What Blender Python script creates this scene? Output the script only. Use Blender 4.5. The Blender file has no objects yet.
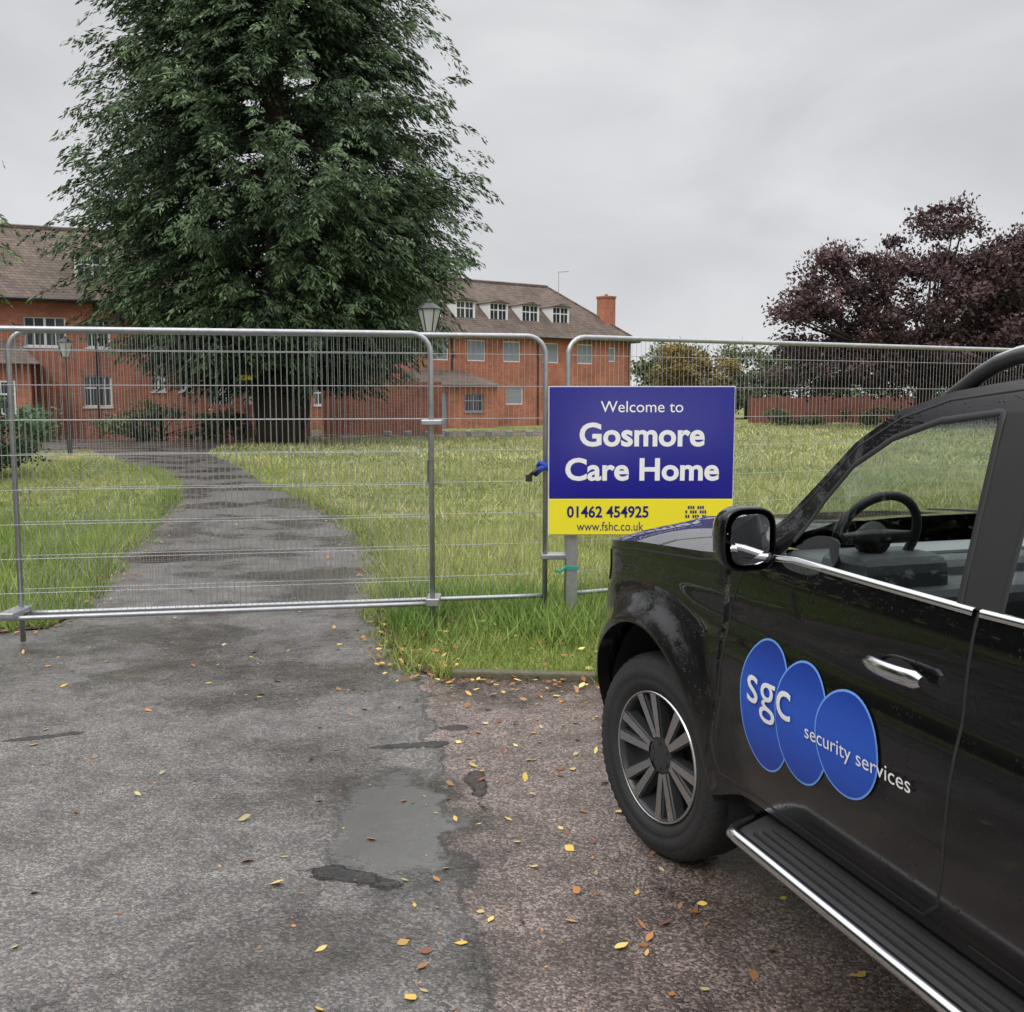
import bpy, bmesh, math, random
import numpy as np
from mathutils import Vector, Matrix
from mathutils.geometry import tessellate_polygon
random.seed(7); rng=np.random.default_rng(7)
sc=bpy.context.scene
COL=sc.collection
# ------------------------------------------------------------ materials
def newmat(name):
    m=bpy.data.materials.new(name); m.use_nodes=True
    nt=m.node_tree; b=nt.nodes["Principled BSDF"]
    return m,nt,b
def N(nt,t,**kw):
    n=nt.nodes.new(t)
    for k,v in kw.items():
        if k in n.inputs: n.inputs[k].default_value=v
        else: setattr(n,k,v)
    return n
def L(nt,a,b): nt.links.new(a,b)
def simple(name,col,rough=.6,metal=0,coat=0,var=.15,vscale=6,bump=0,bscale=60):
    m,nt,b=newmat(name)
    b.inputs['Roughness'].default_value=rough; b.inputs['Metallic'].default_value=metal
    b.inputs['Coat Weight'].default_value=coat; b.inputs['Coat Roughness'].default_value=.03
    tc=N(nt,'ShaderNodeTexCoord')
    n=N(nt,'ShaderNodeTexNoise',Scale=vscale,Detail=5.0); L(nt,tc.outputs['Object'],n.inputs['Vector'])
    mx=N(nt,'ShaderNodeMix',data_type='RGBA')
    c=np.array(col)
    mx.inputs['A'].default_value=(*np.clip(c*(1-var),0,1),1); mx.inputs['B'].default_value=(*np.clip(c*(1+var),0,1),1)
    L(nt,n.outputs['Fac'],mx.inputs['Factor']); L(nt,mx.outputs['Result'],b.inputs['Base Color'])
    if bump:
        n2=N(nt,'ShaderNodeTexNoise',Scale=bscale,Detail=4.0); L(nt,tc.outputs['Object'],n2.inputs['Vector'])
        bp=N(nt,'ShaderNodeBump',Strength=bump,Distance=.01); L(nt,n2.outputs['Fac'],bp.inputs['Height']); L(nt,bp.outputs['Normal'],b.inputs['Normal'])
    return m
def attrmat(name,rough=.6,trans=0):
    m,nt,b=newmat(name); a=N(nt,'ShaderNodeAttribute',attribute_name='Col')
    L(nt,a.outputs['Color'],b.inputs['Base Color']); b.inputs['Roughness'].default_value=rough
    b.inputs['Specular IOR Level'].default_value=.25
    if trans:
        t=N(nt,'ShaderNodeBsdfTranslucent'); L(nt,a.outputs['Color'],t.inputs['Color'])
        ms=N(nt,'ShaderNodeMixShader',Fac=trans); out=nt.nodes['Material Output']
        L(nt,b.outputs[0],ms.inputs[1]); L(nt,t.outputs[0],ms.inputs[2]); L(nt,ms.outputs[0],out.inputs['Surface'])
    return m
def ramp(nt,pts):
    r=N(nt,'ShaderNodeValToRGB'); e=r.color_ramp.elements
    while len(e)<len(pts): e.new(.5)
    for i,(p,c) in enumerate(pts):
        e[i].position=p; e[i].color=(*c,1) if len(c)==3 else c
    return r
def mat_lawn():
    m,nt,b=newmat('lawn'); tc=N(nt,'ShaderNodeTexCoord')
    n1=N(nt,'ShaderNodeTexNoise',Scale=.12,Detail=6.0); n2=N(nt,'ShaderNodeTexNoise',Scale=2.2,Detail=6.0); n3=N(nt,'ShaderNodeTexNoise',Scale=30.,Detail=4.0)
    for n in (n1,n2,n3): L(nt,tc.outputs['Object'],n.inputs['Vector'])
    r1=ramp(nt,[(.3,(.14,.18,.06)),(.5,(.27,.29,.11)),(.7,(.42,.39,.18))]); L(nt,n1.outputs['Fac'],r1.inputs['Fac'])
    r2=ramp(nt,[(.3,(.5,.55,.45)),(.7,(1.25,1.2,1.1))]); L(nt,n2.outputs['Fac'],r2.inputs['Fac'])
    r3=ramp(nt,[(.3,(.6,.6,.6)),(.7,(1.3,1.3,1.3))]); L(nt,n3.outputs['Fac'],r3.inputs['Fac'])
    a=N(nt,'ShaderNodeMix',data_type='RGBA',blend_type='MULTIPLY'); a.inputs['Factor'].default_value=1
    c=N(nt,'ShaderNodeMix',data_type='RGBA',blend_type='MULTIPLY'); c.inputs['Factor'].default_value=1
    L(nt,r1.outputs[0],a.inputs['A']); L(nt,r2.outputs[0],a.inputs['B']); L(nt,a.outputs['Result'],c.inputs['A']); L(nt,r3.outputs[0],c.inputs['B'])
    L(nt,c.outputs['Result'],b.inputs['Base Color']); b.inputs['Roughness'].default_value=.9; b.inputs['Specular IOR Level'].default_value=.1
    bp=N(nt,'ShaderNodeBump',Strength=.8,Distance=.08); L(nt,n3.outputs['Fac'],bp.inputs['Height']); L(nt,bp.outputs['Normal'],b.inputs['Normal'])
    return m
def mat_asphalt(name):
    m,nt,b=newmat(name); tc=N(nt,'ShaderNodeTexCoord'); O=tc.outputs['Object']
    agg=N(nt,'ShaderNodeTexVoronoi',Scale=125.); L(nt,O,agg.inputs['Vector'])
    fine=N(nt,'ShaderNodeTexNoise',Scale=230.,Detail=2.0); L(nt,O,fine.inputs['Vector'])
    mid=N(nt,'ShaderNodeTexNoise',Scale=5.,Detail=7.0,Roughness=.65); L(nt,O,mid.inputs['Vector'])
    big=N(nt,'ShaderNodeTexNoise',Scale=.75,Detail=6.0,Roughness=.6); L(nt,O,big.inputs['Vector'])
    sep=N(nt,'ShaderNodeSeparateXYZ'); L(nt,O,sep.inputs[0])
    def M2(op,a,bv=None,c=None):
        n=N(nt,'ShaderNodeMath',operation=op)
        for i,v in enumerate((a,bv,c)):
            if v is None: continue
            if isinstance(v,(int,float)): n.inputs[i].default_value=v
            else: L(nt,v,n.inputs[i])
        return n.outputs[0]
    def MR(v,a,bv,c,d):
        n=N(nt,'ShaderNodeMapRange'); n.interpolation_type='SMOOTHSTEP'
        for k,x in zip(('From Min','From Max','To Min','To Max'),(a,bv,c,d)): n.inputs[k].default_value=x
        L(nt,v,n.inputs['Value']); return n.outputs[0]
    def ell(cx,cy,rx,ry,rot,amp):
        dx=M2('SUBTRACT',sep.outputs['X'],cx); dy=M2('SUBTRACT',sep.outputs['Y'],cy); c,s=math.cos(rot),math.sin(rot)
        u=M2('MULTIPLY',M2('ADD',M2('MULTIPLY',dx,c),M2('MULTIPLY',dy,s)),1/rx)
        v=M2('MULTIPLY',M2('SUBTRACT',M2('MULTIPLY',dy,c),M2('MULTIPLY',dx,s)),1/ry)
        d=M2('SQRT',M2('ADD',M2('MULTIPLY',u,u),M2('MULTIPLY',v,v)))
        return M2('MULTIPLY_ADD',M2('SUBTRACT',mid.outputs['Fac'],.5),amp,d)
    seamv=M2('MULTIPLY_ADD',sep.outputs['Y'],.15,-.34)
    wob=M2('MULTIPLY_ADD',mid.outputs['Fac'],.35,M2('ADD',sep.outputs['X'],seamv))
    seam=MR(wob,.13,.23,0,1); ymask=MR(sep.outputs['Y'],5.9,6.6,1,0); sm=M2('MULTIPLY',seam,ymask)
    c0=ramp(nt,[(.0,(.050,.046,.043)),(.40,(.104,.096,.090)),(.6,(.148,.138,.130)),(1.,(.38,.355,.335))])
    c1=ramp(nt,[(.0,(.042,.031,.026)),(.38,(.105,.079,.068)),(.6,(.18,.137,.12)),(1.,(.55,.46,.41))])
    sepc=N(nt,'ShaderNodeSeparateColor'); L(nt,agg.outputs['Color'],sepc.inputs[0])
    mixv=M2('MULTIPLY_ADD',sepc.outputs[0],.6,M2('MULTIPLY',fine.outputs['Fac'],.45))
    L(nt,mixv,c0.inputs['Fac']); L(nt,mixv,c1.inputs['Fac'])
    def MIX(f,a,bb,mode='MIX'):
        n=N(nt,'ShaderNodeMix',data_type='RGBA',blend_type=mode)
        if isinstance(f,(int,float)): n.inputs['Factor'].default_value=f
        else: L(nt,f,n.inputs['Factor'])
        for k,v in (('A',a),('B',bb)):
            if isinstance(v,tuple): n.inputs[k].default_value=(*v,1)
            else: L(nt,v,n.inputs[k])
        return n.outputs['Result']
    col=MIX(sm,c0.outputs[0],c1.outputs[0])
    st=ramp(nt,[(.3,(.5,.49,.48)),(.5,(.95,.95,.95)),(.7,(1.3,1.3,1.3))]); L(nt,mid.outputs['Fac'],st.inputs['Fac']); col=MIX(.85,col,st.outputs[0],'MULTIPLY')
    st2=ramp(nt,[(.40,(.50,.485,.47)),(.50,(.90,.89,.88)),(.7,(1.15,1.15,1.15))]); L(nt,big.outputs['Fac'],st2.inputs['Fac']); col=MIX(1,col,st2.outputs[0],'MULTIPLY')
    # damp edge + silted wet patch, reflected sky put into its grey colour
    d1=ell(-.47,3.86,.25,.50,.12,1.6)
    damp=MR(d1,.95,1.45,.55,1); wet=MR(d1,.80,1.05,1,0)
    cm=MR(M2('ABSOLUTE',M2('SUBTRACT',wob,.17)),.003,.03,.45,1)
    wv=N(nt,'ShaderNodeVectorMath',operation='MULTIPLY_ADD'); wv.inputs[1].default_value=(.5,.5,.5); L(nt,mid.outputs['Color'],wv.inputs[0]); L(nt,O,wv.inputs[2])
    vc=N(nt,'ShaderNodeTexVoronoi',feature='DISTANCE_TO_EDGE',Scale=.8); L(nt,wv.outputs[0],vc.inputs['Vector'])
    ck=MR(vc.outputs['Distance'],0,.008,.5,1)
    mul=M2('MULTIPLY',M2('MULTIPLY',cm,ck),damp)
    holes=None
    for (hx,hy,hrx,hry,hr) in ((-.58,3.42,.17,.06,-.35),(-.47,4.80,.17,.05,.2),(-.30,5.05,.07,.035,.2),(-.15,4.3,.05,.22,.1),(-2.4,4.9,.22,.03,.4)):
        h_=MR(ell(hx,hy,hrx,hry,hr,3.2),.7,1.05,.22,1); holes=h_ if holes is None else M2('MULTIPLY',holes,h_)
    mul=M2('MULTIPLY',mul,holes)
    cc=N(nt,'ShaderNodeCombineXYZ'); [L(nt,mul,cc.inputs[i]) for i in range(3)]
    col=MIX(1,col,cc.outputs[0],'MULTIPLY')
    col=MIX(M2('MULTIPLY',M2('MULTIPLY',wet,.75),holes),col,(.15,.148,.143))
    L(nt,col,b.inputs['Base Color'])
    rr=MR(big.outputs['Fac'],.42,.54,.12,.40)
    rough=M2('SUBTRACT',rr,M2('MULTIPLY',wet,M2('SUBTRACT',rr,.09))); L(nt,rough,b.inputs['Roughness'])
    hsum=M2('MULTIPLY_ADD',agg.outputs['Distance'],-.8,fine.outputs['Fac'])
    bp=N(nt,'ShaderNodeBump',Distance=.005); L(nt,M2('MULTIPLY_ADD',wet,-.54,.6),bp.inputs['Strength']); L(nt,hsum,bp.inputs['Height'])
    bp2=N(nt,'ShaderNodeBump',Distance=.05); L(nt,M2('MULTIPLY_ADD',wet,-.44,.5),bp2.inputs['Strength']); L(nt,mid.outputs['Fac'],bp2.inputs['Height']); L(nt,bp.outputs['Normal'],bp2.inputs['Normal'])
    bp3=N(nt,'ShaderNodeBump',Strength=1.0,Distance=.02); L(nt,holes,bp3.inputs['Height']); L(nt,bp2.outputs['Normal'],bp3.inputs['Normal']); L(nt,bp3.outputs['Normal'],b.inputs['Normal'])
    b.inputs['Specular IOR Level'].default_value=.6
    return m
def mat_brick(name,c1=(.50,.16,.08),c2=(.36,.105,.055),mortar=(.40,.28,.22),bw=.23,bh=.075,ms=.008):
    m,nt,b=newmat(name); tc=N(nt,'ShaderNodeTexCoord')
    sep=N(nt,'ShaderNodeSeparateXYZ'); L(nt,tc.outputs['Object'],sep.inputs[0])
    ad=N(nt,'ShaderNodeMath',operation='ADD'); L(nt,sep.outputs['X'],ad.inputs[0]); L(nt,sep.outputs['Y'],ad.inputs[1])
    cb=N(nt,'ShaderNodeCombineXYZ'); L(nt,ad.outputs[0],cb.inputs['X']); L(nt,sep.outputs['Z'],cb.inputs['Y'])
    br=N(nt,'ShaderNodeTexBrick',Scale=1.0); br.inputs['Brick Width'].default_value=bw; br.inputs['Row Height'].default_value=bh; br.inputs['Mortar Size'].default_value=ms
    br.inputs['Color1'].default_value=(*c1,1); br.inputs['Color2'].default_value=(*c2,1); br.inputs['Mortar'].default_value=(*mortar,1)
    L(nt,cb.outputs[0],br.inputs['Vector'])
    n=N(nt,'ShaderNodeTexNoise',Scale=.7,Detail=7.0,Roughness=.65); L(nt,tc.outputs['Object'],n.inputs['Vector'])
    r=ramp(nt,[(.3,(.62,.62,.62)),(.7,(1.25,1.2,1.15))]); L(nt,n.outputs['Fac'],r.inputs['Fac'])
    mm=N(nt,'ShaderNodeMix',data_type='RGBA',blend_type='MULTIPLY'); mm.inputs['Factor'].default_value=1; L(nt,br.outputs['Color'],mm.inputs['A']); L(nt,r.outputs[0],mm.inputs['B'])
    L(nt,mm.outputs['Result'],b.inputs['Base Color']); b.inputs['Roughness'].default_value=.85
    return m
def mat_glass(name,tint=(.75,.8,.8)):
    m,nt,b=newmat(name); out=nt.nodes['Material Output']
    t=N(nt,'ShaderNodeBsdfTransparent',Color=(*tint,1)); g=N(nt,'ShaderNodeBsdfGlossy',Roughness=.02)
    f=N(nt,'ShaderNodeFresnel',IOR=1.5); ms=N(nt,'ShaderNodeMixShader')
    L(nt,f.outputs[0],ms.inputs[0]); L(nt,t.outputs[0],ms.inputs[1]); L(nt,g.outputs[0],ms.inputs[2]); L(nt,ms.outputs[0],out.inputs['Surface'])
    return m
M={}
M['lawn']=mat_lawn(); M['asphalt']=mat_asphalt('asphalt')
M['damp']=simple('damp_asphalt',(.055,.05,.047),.28,var=.5,vscale=40,bump=.6,bscale=120)
M['brick']=mat_brick('brick'); M['roof']=mat_brick('roof_tiles',(.19,.145,.115),(.11,.085,.07),(.05,.04,.035),.2,.14,.012)
M['white']=simple('white_paint',(.8,.8,.78),.4,var=.06); M['winglass']=simple('window_glass',(.035,.045,.055),.08)
M['board']=simple('window_shutter_grey',(.26,.29,.33),.5); M['galv']=simple('galvanised_steel',(.42,.43,.44),.42,.8,var=.3,vscale=25)
M['wire']=simple('fence_wire',(.42,.43,.44),.45,.6)
M['dark']=simple('dark_plastic',(.02,.02,.021),.55); M['rubber']=simple('tyre_rubber',(.025,.025,.025),.7,var=.4,bump=.3,bscale=90)
M['black']=simple('black_metal',(.02,.02,.022),.4); M['chrome']=simple('chrome',(.72,.72,.73),.14,1,var=.06,vscale=30)
M['alloy']=simple('machined_alloy',(.62,.62,.63),.25,1,var=.04); M['alloydark']=simple('alloy_dark',(.035,.035,.038),.35)
M['blue']=simple('sign_blue',(.014,.013,.25),.22,var=.04); M['yellow']=simple('sign_yellow',(.88,.76,.03),.3,var=.03)
M['stone']=simple('kerb_stone',(.12,.11,.07),.9,var=.5,vscale=18,bump=.6); M['bark']=simple('bark',(.055,.04,.03),.9,var=.4,vscale=5,bump=1,bscale=12)
M['wood']=simple('fence_wood',(.20,.075,.055),.8,var=.35,vscale=3); M['iron']=simple('rusty_iron',(.045,.028,.02),.7,var=.4,vscale=20)
M['leaf']=attrmat('foliage',.6,0); M['grass']=attrmat('grass_blades',.6,.12); M['litter']=attrmat('leaf_litter',.5)
M['cloth']=simple('blue_webbing',(.02,.06,.42),.7); M['green']=simple('green_tape',(.02,.30,.22),.5)
M['lampglass']=simple('lantern_glass',(.45,.47,.48),.15); M['mirror']=simple('mirror_glass',(.8,.82,.84),.03,1,var=0)
M['soil']=simple('soil_litter',(.07,.042,.025),.95,var=.6,vscale=14,bump=1,bscale=50)
M['glass']=mat_glass('car_glass',(.82,.87,.86)); M['interior']=simple('interior_grey',(.09,.095,.10),.6,bump=.1)
M['intlight']=simple('interior_trim',(.30,.31,.31),.5)
M['txtwhite']=simple('white_vinyl',(.85,.85,.85),.3,var=.01); M['txtblue']=simple('dark_blue_vinyl',(.01,.012,.16),.3,var=.01)
def mat_paint():
    m,nt,b=newmat('black_car_paint'); tc=N(nt,'ShaderNodeTexCoord'); O=tc.outputs['Object']
    n=N(nt,'ShaderNodeTexNoise',Scale=3.,Detail=8.0,Roughness=.7); L(nt,O,n.inputs['Vector'])
    sep=N(nt,'ShaderNodeSeparateXYZ'); L(nt,O,sep.inputs[0])
    lo=N(nt,'ShaderNodeMapRange'); lo.inputs['From Min'].default_value=.95; lo.inputs['From Max'].default_value=.42; L(nt,sep.outputs['Z'],lo.inputs['Value'])
    dm=N(nt,'ShaderNodeMath',operation='MULTIPLY'); L(nt,lo.outputs[0],dm.inputs[0]); L(nt,n.outputs['Fac'],dm.inputs[1])
    mx=N(nt,'ShaderNodeMix',data_type='RGBA'); mx.inputs['A'].default_value=(.003,.003,.004,1); mx.inputs['B'].default_value=(.04,.035,.031,1); L(nt,dm.outputs[0],mx.inputs['Factor']); L(nt,mx.outputs['Result'],b.inputs['Base Color'])
    b.inputs['Roughness'].default_value=.4; b.inputs['Specular IOR Level'].default_value=.1; b.inputs['Coat Weight'].default_value=1; b.inputs['Coat IOR'].default_value=1.45
    cr=N(nt,'ShaderNodeMapRange'); cr.inputs['From Max'].default_value=.6; cr.inputs['To Min'].default_value=.02; cr.inputs['To Max'].default_value=.22; L(nt,dm.outputs[0],cr.inputs['Value']); L(nt,cr.outputs[0],b.inputs['Coat Roughness'])
    v=N(nt,'ShaderNodeTexVoronoi',Scale=75.); L(nt,O,v.inputs['Vector'])
    rv=ramp(nt,[(.0,(1,1,1)),(.24,(0,0,0))]); L(nt,v.outputs['Distance'],rv.inputs['Fac'])
    n2=N(nt,'ShaderNodeTexNoise',Scale=14.,Detail=2.0); L(nt,O,n2.inputs['Vector'])
    r2=ramp(nt,[(.45,(0,0,0)),(.6,(1,1,1))]); L(nt,n2.outputs['Fac'],r2.inputs['Fac'])
    mu=N(nt,'ShaderNodeMath',operation='MULTIPLY'); L(nt,rv.outputs[0],mu.inputs[0]); L(nt,r2.outputs[0],mu.inputs[1])
    bp=N(nt,'ShaderNodeBump',Strength=.5,Distance=.003); L(nt,mu.outputs[0],bp.inputs['Height']); L(nt,bp.outputs['Normal'],b.inputs['Coat Normal'])
    return m
M['paint']=mat_paint()
def mat_logo():
    m,nt,b=newmat('logo_blue'); tc=N(nt,'ShaderNodeTexCoord'); sep=N(nt,'ShaderNodeSeparateXYZ'); L(nt,tc.outputs['Object'],sep.inputs[0])
    mr=N(nt,'ShaderNodeMapRange'); mr.inputs['From Min'].default_value=.65; mr.inputs['From Max'].default_value=1.02; L(nt,sep.outputs['Z'],mr.inputs['Value'])
    r=ramp(nt,[(0,(.015,.05,.36)),(.5,(.02,.10,.55)),(1,(.01,.025,.22))]); L(nt,mr.outputs[0],r.inputs['Fac']); L(nt,r.outputs[0],b.inputs['Base Color'])
    b.inputs['Roughness'].default_value=.3; return m
M['logo']=mat_logo(); M['logoedge']=simple('logo_edge',(.16,.35,.80),.3,var=.02)
# ------------------------------------------------------------ mesh helpers
def empty(name,loc=(0,0,0),rz=0):
    e=bpy.data.objects.new(name,None); COL.objects.link(e); e.location=loc; e.rotation_euler=(0,0,rz); e.empty_display_size=.3; return e
def mo(name,V,F,mat,parent=None,smooth=False,auto=None):
    me=bpy.data.meshes.new(name); me.from_pydata([tuple(map(float,v)) for v in V],[],[tuple(f) for f in F]); me.update()
    if isinstance(mat,str): mat=M[mat]
    me.materials.append(mat)
    if smooth: me.polygons.foreach_set('use_smooth',[True]*len(me.polygons))
    o=bpy.data.objects.new(name,me); COL.objects.link(o)
    if parent: o.parent=parent
    return o
def fastmesh(name,V,nper,cols,mat,parent=None):
    n=V.shape[0]; me=bpy.data.meshes.new(name)
    me.vertices.add(n*nper); me.vertices.foreach_set('co',V.reshape(-1).astype(np.float32))
    me.loops.add(n*nper); me.loops.foreach_set('vertex_index',np.arange(n*nper,dtype=np.int32))
    me.polygons.add(n); me.polygons.foreach_set('loop_start',np.arange(n,dtype=np.int32)*nper)
    try: me.polygons.foreach_set('loop_total',np.full(n,nper,dtype=np.int32))
    except Exception: pass
    me.update(calc_edges=True)
    a=me.color_attributes.new('Col','FLOAT_COLOR','POINT')
    c=np.ones((n,nper,4),dtype=np.float32); c[:,:,:3]=cols[:,None,:]
    a.data.foreach_set('color',c.reshape(-1))
    me.materials.append(M[mat]); me.validate()
    o=bpy.data.objects.new(name,me); COL.objects.link(o)
    if parent: o.parent=parent
    return o
class MB:
    def __init__(s): s.V=[];s.F=[]
    def add(s,V,F):
        k=len(s.V); s.V+=[tuple(v) for v in V]; s.F+=[tuple(i+k for i in f) for f in F]
    def box(s,x0,x1,y0,y1,z0,z1):
        s.add([(x0,y0,z0),(x1,y0,z0),(x1,y1,z0),(x0,y1,z0),(x0,y0,z1),(x1,y0,z1),(x1,y1,z1),(x0,y1,z1)],
              [(0,3,2,1),(4,5,6,7),(0,1,5,4),(1,2,6,5),(2,3,7,6),(3,0,4,7)])
    def tube(s,pts,r,n=8,cap=True):
        pts=[Vector(p) for p in pts]; rs=r if isinstance(r,(list,tuple)) else [r]*len(pts); k=len(s.V)
        up=None
        for i,p in enumerate(pts):
            d=(pts[min(i+1,len(pts)-1)]-pts[max(i-1,0)]).normalized()
            if up is None:
                up=Vector((0,0,1)) if abs(d.z)<.9 else Vector((1,0,0))
            a=(up-d*up.dot(d)).normalized(); up=a; b=d.cross(a)
            for j in range(n):
                t=2*math.pi*j/n; s.V.append(tuple(p+(a*math.cos(t)+b*math.sin(t))*rs[i]))
        for i in range(len(pts)-1):
            for j in range(n):
                s.F.append((k+i*n+j,k+i*n+(j+1)%n,k+(i+1)*n+(j+1)%n,k+(i+1)*n+j))
        if cap:
            s.F.append(tuple(k+j for j in range(n))[::-1]); s.F.append(tuple(k+(len(pts)-1)*n+j for j in range(n)))
    def grid(s,G):
        k=len(s.V); r=len(G); c=len(G[0])
        for row in G: s.V+= [tuple(p) for p in row]
        for i in range(r-1):
            for j in range(c-1): s.F.append((k+i*c+j,k+i*c+j+1,k+(i+1)*c+j+1,k+(i+1)*c+j))
    def obj(s,name,mat,parent=None,smooth=False): return mo(name,s.V,s.F,mat,parent,smooth)
def bevel(o,w,seg=2):
    m=o.modifiers.new('b','BEVEL'); m.width=w; m.segments=seg; m.limit_method='ANGLE'; return o
def text_pts(body,bold=0):
    c=bpy.data.curves.new('t','FONT'); c.body=body; c.size=1; c.offset=bold; c.resolution_u=4
    o=bpy.data.objects.new('t',c); COL.objects.link(o); bpy.context.view_layer.update()
    me=bpy.data.meshes.new_from_object(o.evaluated_get(bpy.context.evaluated_depsgraph_get()))
    V=np.array([v.co[:2] for v in me.vertices]); F=[tuple(p.vertices) for p in me.polygons]
    bpy.data.objects.remove(o); bpy.data.curves.remove(c); bpy.data.meshes.remove(me)
    V-=V.min(0); V/=V.max(0); return V,F
def inpoly(P,poly):
    x,y=P[:,0],P[:,1]; r=np.zeros(len(P),bool); n=len(poly)
    for i in range(n):
        x0,y0=poly[i]; x1,y1=poly[(i+1)%n]
        c=((y0>y)!=(y1>y))&(x<(x1-x0)*(y-y0)/((y1-y0) if y1!=y0 else 1e-9)+x0); r^=c
    return r
def polysheet(name,poly,z,mat):
    tri=tessellate_polygon([[Vector((*p,0)) for p in poly]])
    return mo(name,[(*p,z) for p in poly],tri,mat)
def densify(poly,step,jit):
    out=[]
    for i in range(len(poly)):
        a=np.array(poly[i]);b=np.array(poly[(i+1)%len(poly)]); d=np.linalg.norm(b-a); n=max(1,min(60,int(d/step)))
        for k in range(n):
            p=a+(b-a)*k/n
            if k>0: p=p+rng.normal(0,jit,2)
            out.append((float(p[0]),float(p[1])))
    return out
# ------------------------------------------------------------ ground
mo('ground',[(-900,-300,0),(900,-300,0),(900,1500,0),(-900,1500,0)],[(0,1,2,3)],'lawn')
right_edge=[(.6,5.92),(-.45,6.0),(-.72,6.5),(-.92,7.4),(-1.08,8.5),(-1.36,10.6),(-1.8,12.4),(-2.38,14.1),(-3.5,17.2),(-4.9,20),(-6.4,24),(-8.0,28),(-9.8,32),(-10.6,36),(-10.4,44)]
left_edge=[(-14.3,34),(-11.6,29),(-8.9,24.5),(-7.5,21.5),(-6.5,19),(-5.7,16.5),(-5.0,13.5),(-4.3,10.6),(-3.55,8.0),(-3.55,7.35),(-4.2,7.05)]
drive=[(-14,-8),(14,-8),(14,5.0),(5,5.55)]+right_edge+[(-3,46),(3.5,47),(6,56),(-8,56),(-12,51),(-30,43),(-40,40),(-40,33),(-25,33)]+left_edge+[(-14,6.8)]
driveD=densify(drive,.18,.022)
polysheet('driveway',driveD,.004,'asphalt')
def blob(cx,cy,rx,ry,n,seed,amp=.18,rot=0,jit=.012):
    r=np.random.default_rng(seed); ph=r.uniform(0,6.28,5); out=[]
    for i in range(n):
        t=2*math.pi*i/n; k=1+sum(amp/(j+1)*math.sin((j+2)*t+ph[j]) for j in range(5))+r.normal(0,jit)
        x=rx*k*math.cos(t);y=ry*k*math.sin(t); out.append((cx+x*math.cos(rot)-y*math.sin(rot),cy+x*math.sin(rot)+y*math.cos(rot)))
    return out
def dens_open(line,step,jit):
    out=[]
    for i in range(len(line)-1):
        a=np.array(line[i]);b=np.array(line[i+1]); n=max(1,int(np.linalg.norm(b-a)/step))
        for k in range(n): out.append(a+(b-a)*k/n+rng.normal(0,jit,2))
    out.append(np.array(line[-1])); return out
def strip(name,line,w):
    P=dens_open(line,.15,.02); V=[];F=[]
    for i,p in enumerate(P):
        d=P[min(i+1,len(P)-1)]-P[max(i-1,0)]; d=d/(np.linalg.norm(d)+1e-9); n=np.array([-d[1],d[0]])
        a=p-n*w/2*(1+abs(rng.normal(0,.5))); b=p+n*w/2*(1+abs(rng.normal(0,.5)))
        V+=[(a[0],a[1],.0165),(b[0],b[1],.0165)]
    for i in range(len(P)-1): F.append((2*i,2*i+1,2*i+3,2*i+2))
    mo(name,V,F,'soil')
strip('verge_soil',right_edge[1:9],.08); strip('verge_soil',left_edge[4:]+[(-9,6.92)],.12)
kb=MB(); xs=np.linspace(-.38,5.0,7)
for i in range(6):
    x0,x1=xs[i]+.008,xs[i+1]-.008
    y0=6.0-(x0+.38)*.083; y1=6.0-(x1+.38)*.083; z=.05+.008*random.random()
    kb.add([(x0,y0-.03,-.02),(x1,y1-.03,-.02),(x1,y1+.05,-.02),(x0,y0+.05,-.02),(x0,y0-.03,z),(x1,y1-.03,z),(x1,y1+.05,z),(x0,y0+.05,z)],
           [(0,3,2,1),(4,5,6,7),(0,1,5,4),(1,2,6,5),(2,3,7,6),(3,0,4,7)])
bevel(kb.obj('kerb','stone'),.012)
mh=MB(); n=40; MX,MY=-3.78,10.75
ring=[(.31*math.cos(t),.31*math.sin(t)) for t in np.linspace(0,2*math.pi,n,endpoint=False)]
mh.add([(x+MX,y+MY,.012) for x,y in ring]+[(x*.93+MX,y*.93+MY,.024) for x,y in ring]+[(x*.88+MX,y*.88+MY,.012) for x,y in ring],
  [(i,(i+1)%n,n+(i+1)%n,n+i) for i in range(n)]+[(n+i,n+(i+1)%n,2*n+(i+1)%n,2*n+i) for i in range(n)]+[tuple(2*n+i for i in range(n))])
for i in range(-3,4): mh.box(MX-.2,MX+.2,MY+i*.06-.012,MY+i*.06+.012,.012,.02)
mh.obj('manhole_cover','iron')
polysheet('manhole_surround',blob(MX,MY,.42,.40,40,4,.05,0,.02),.0085,'damp')
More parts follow.
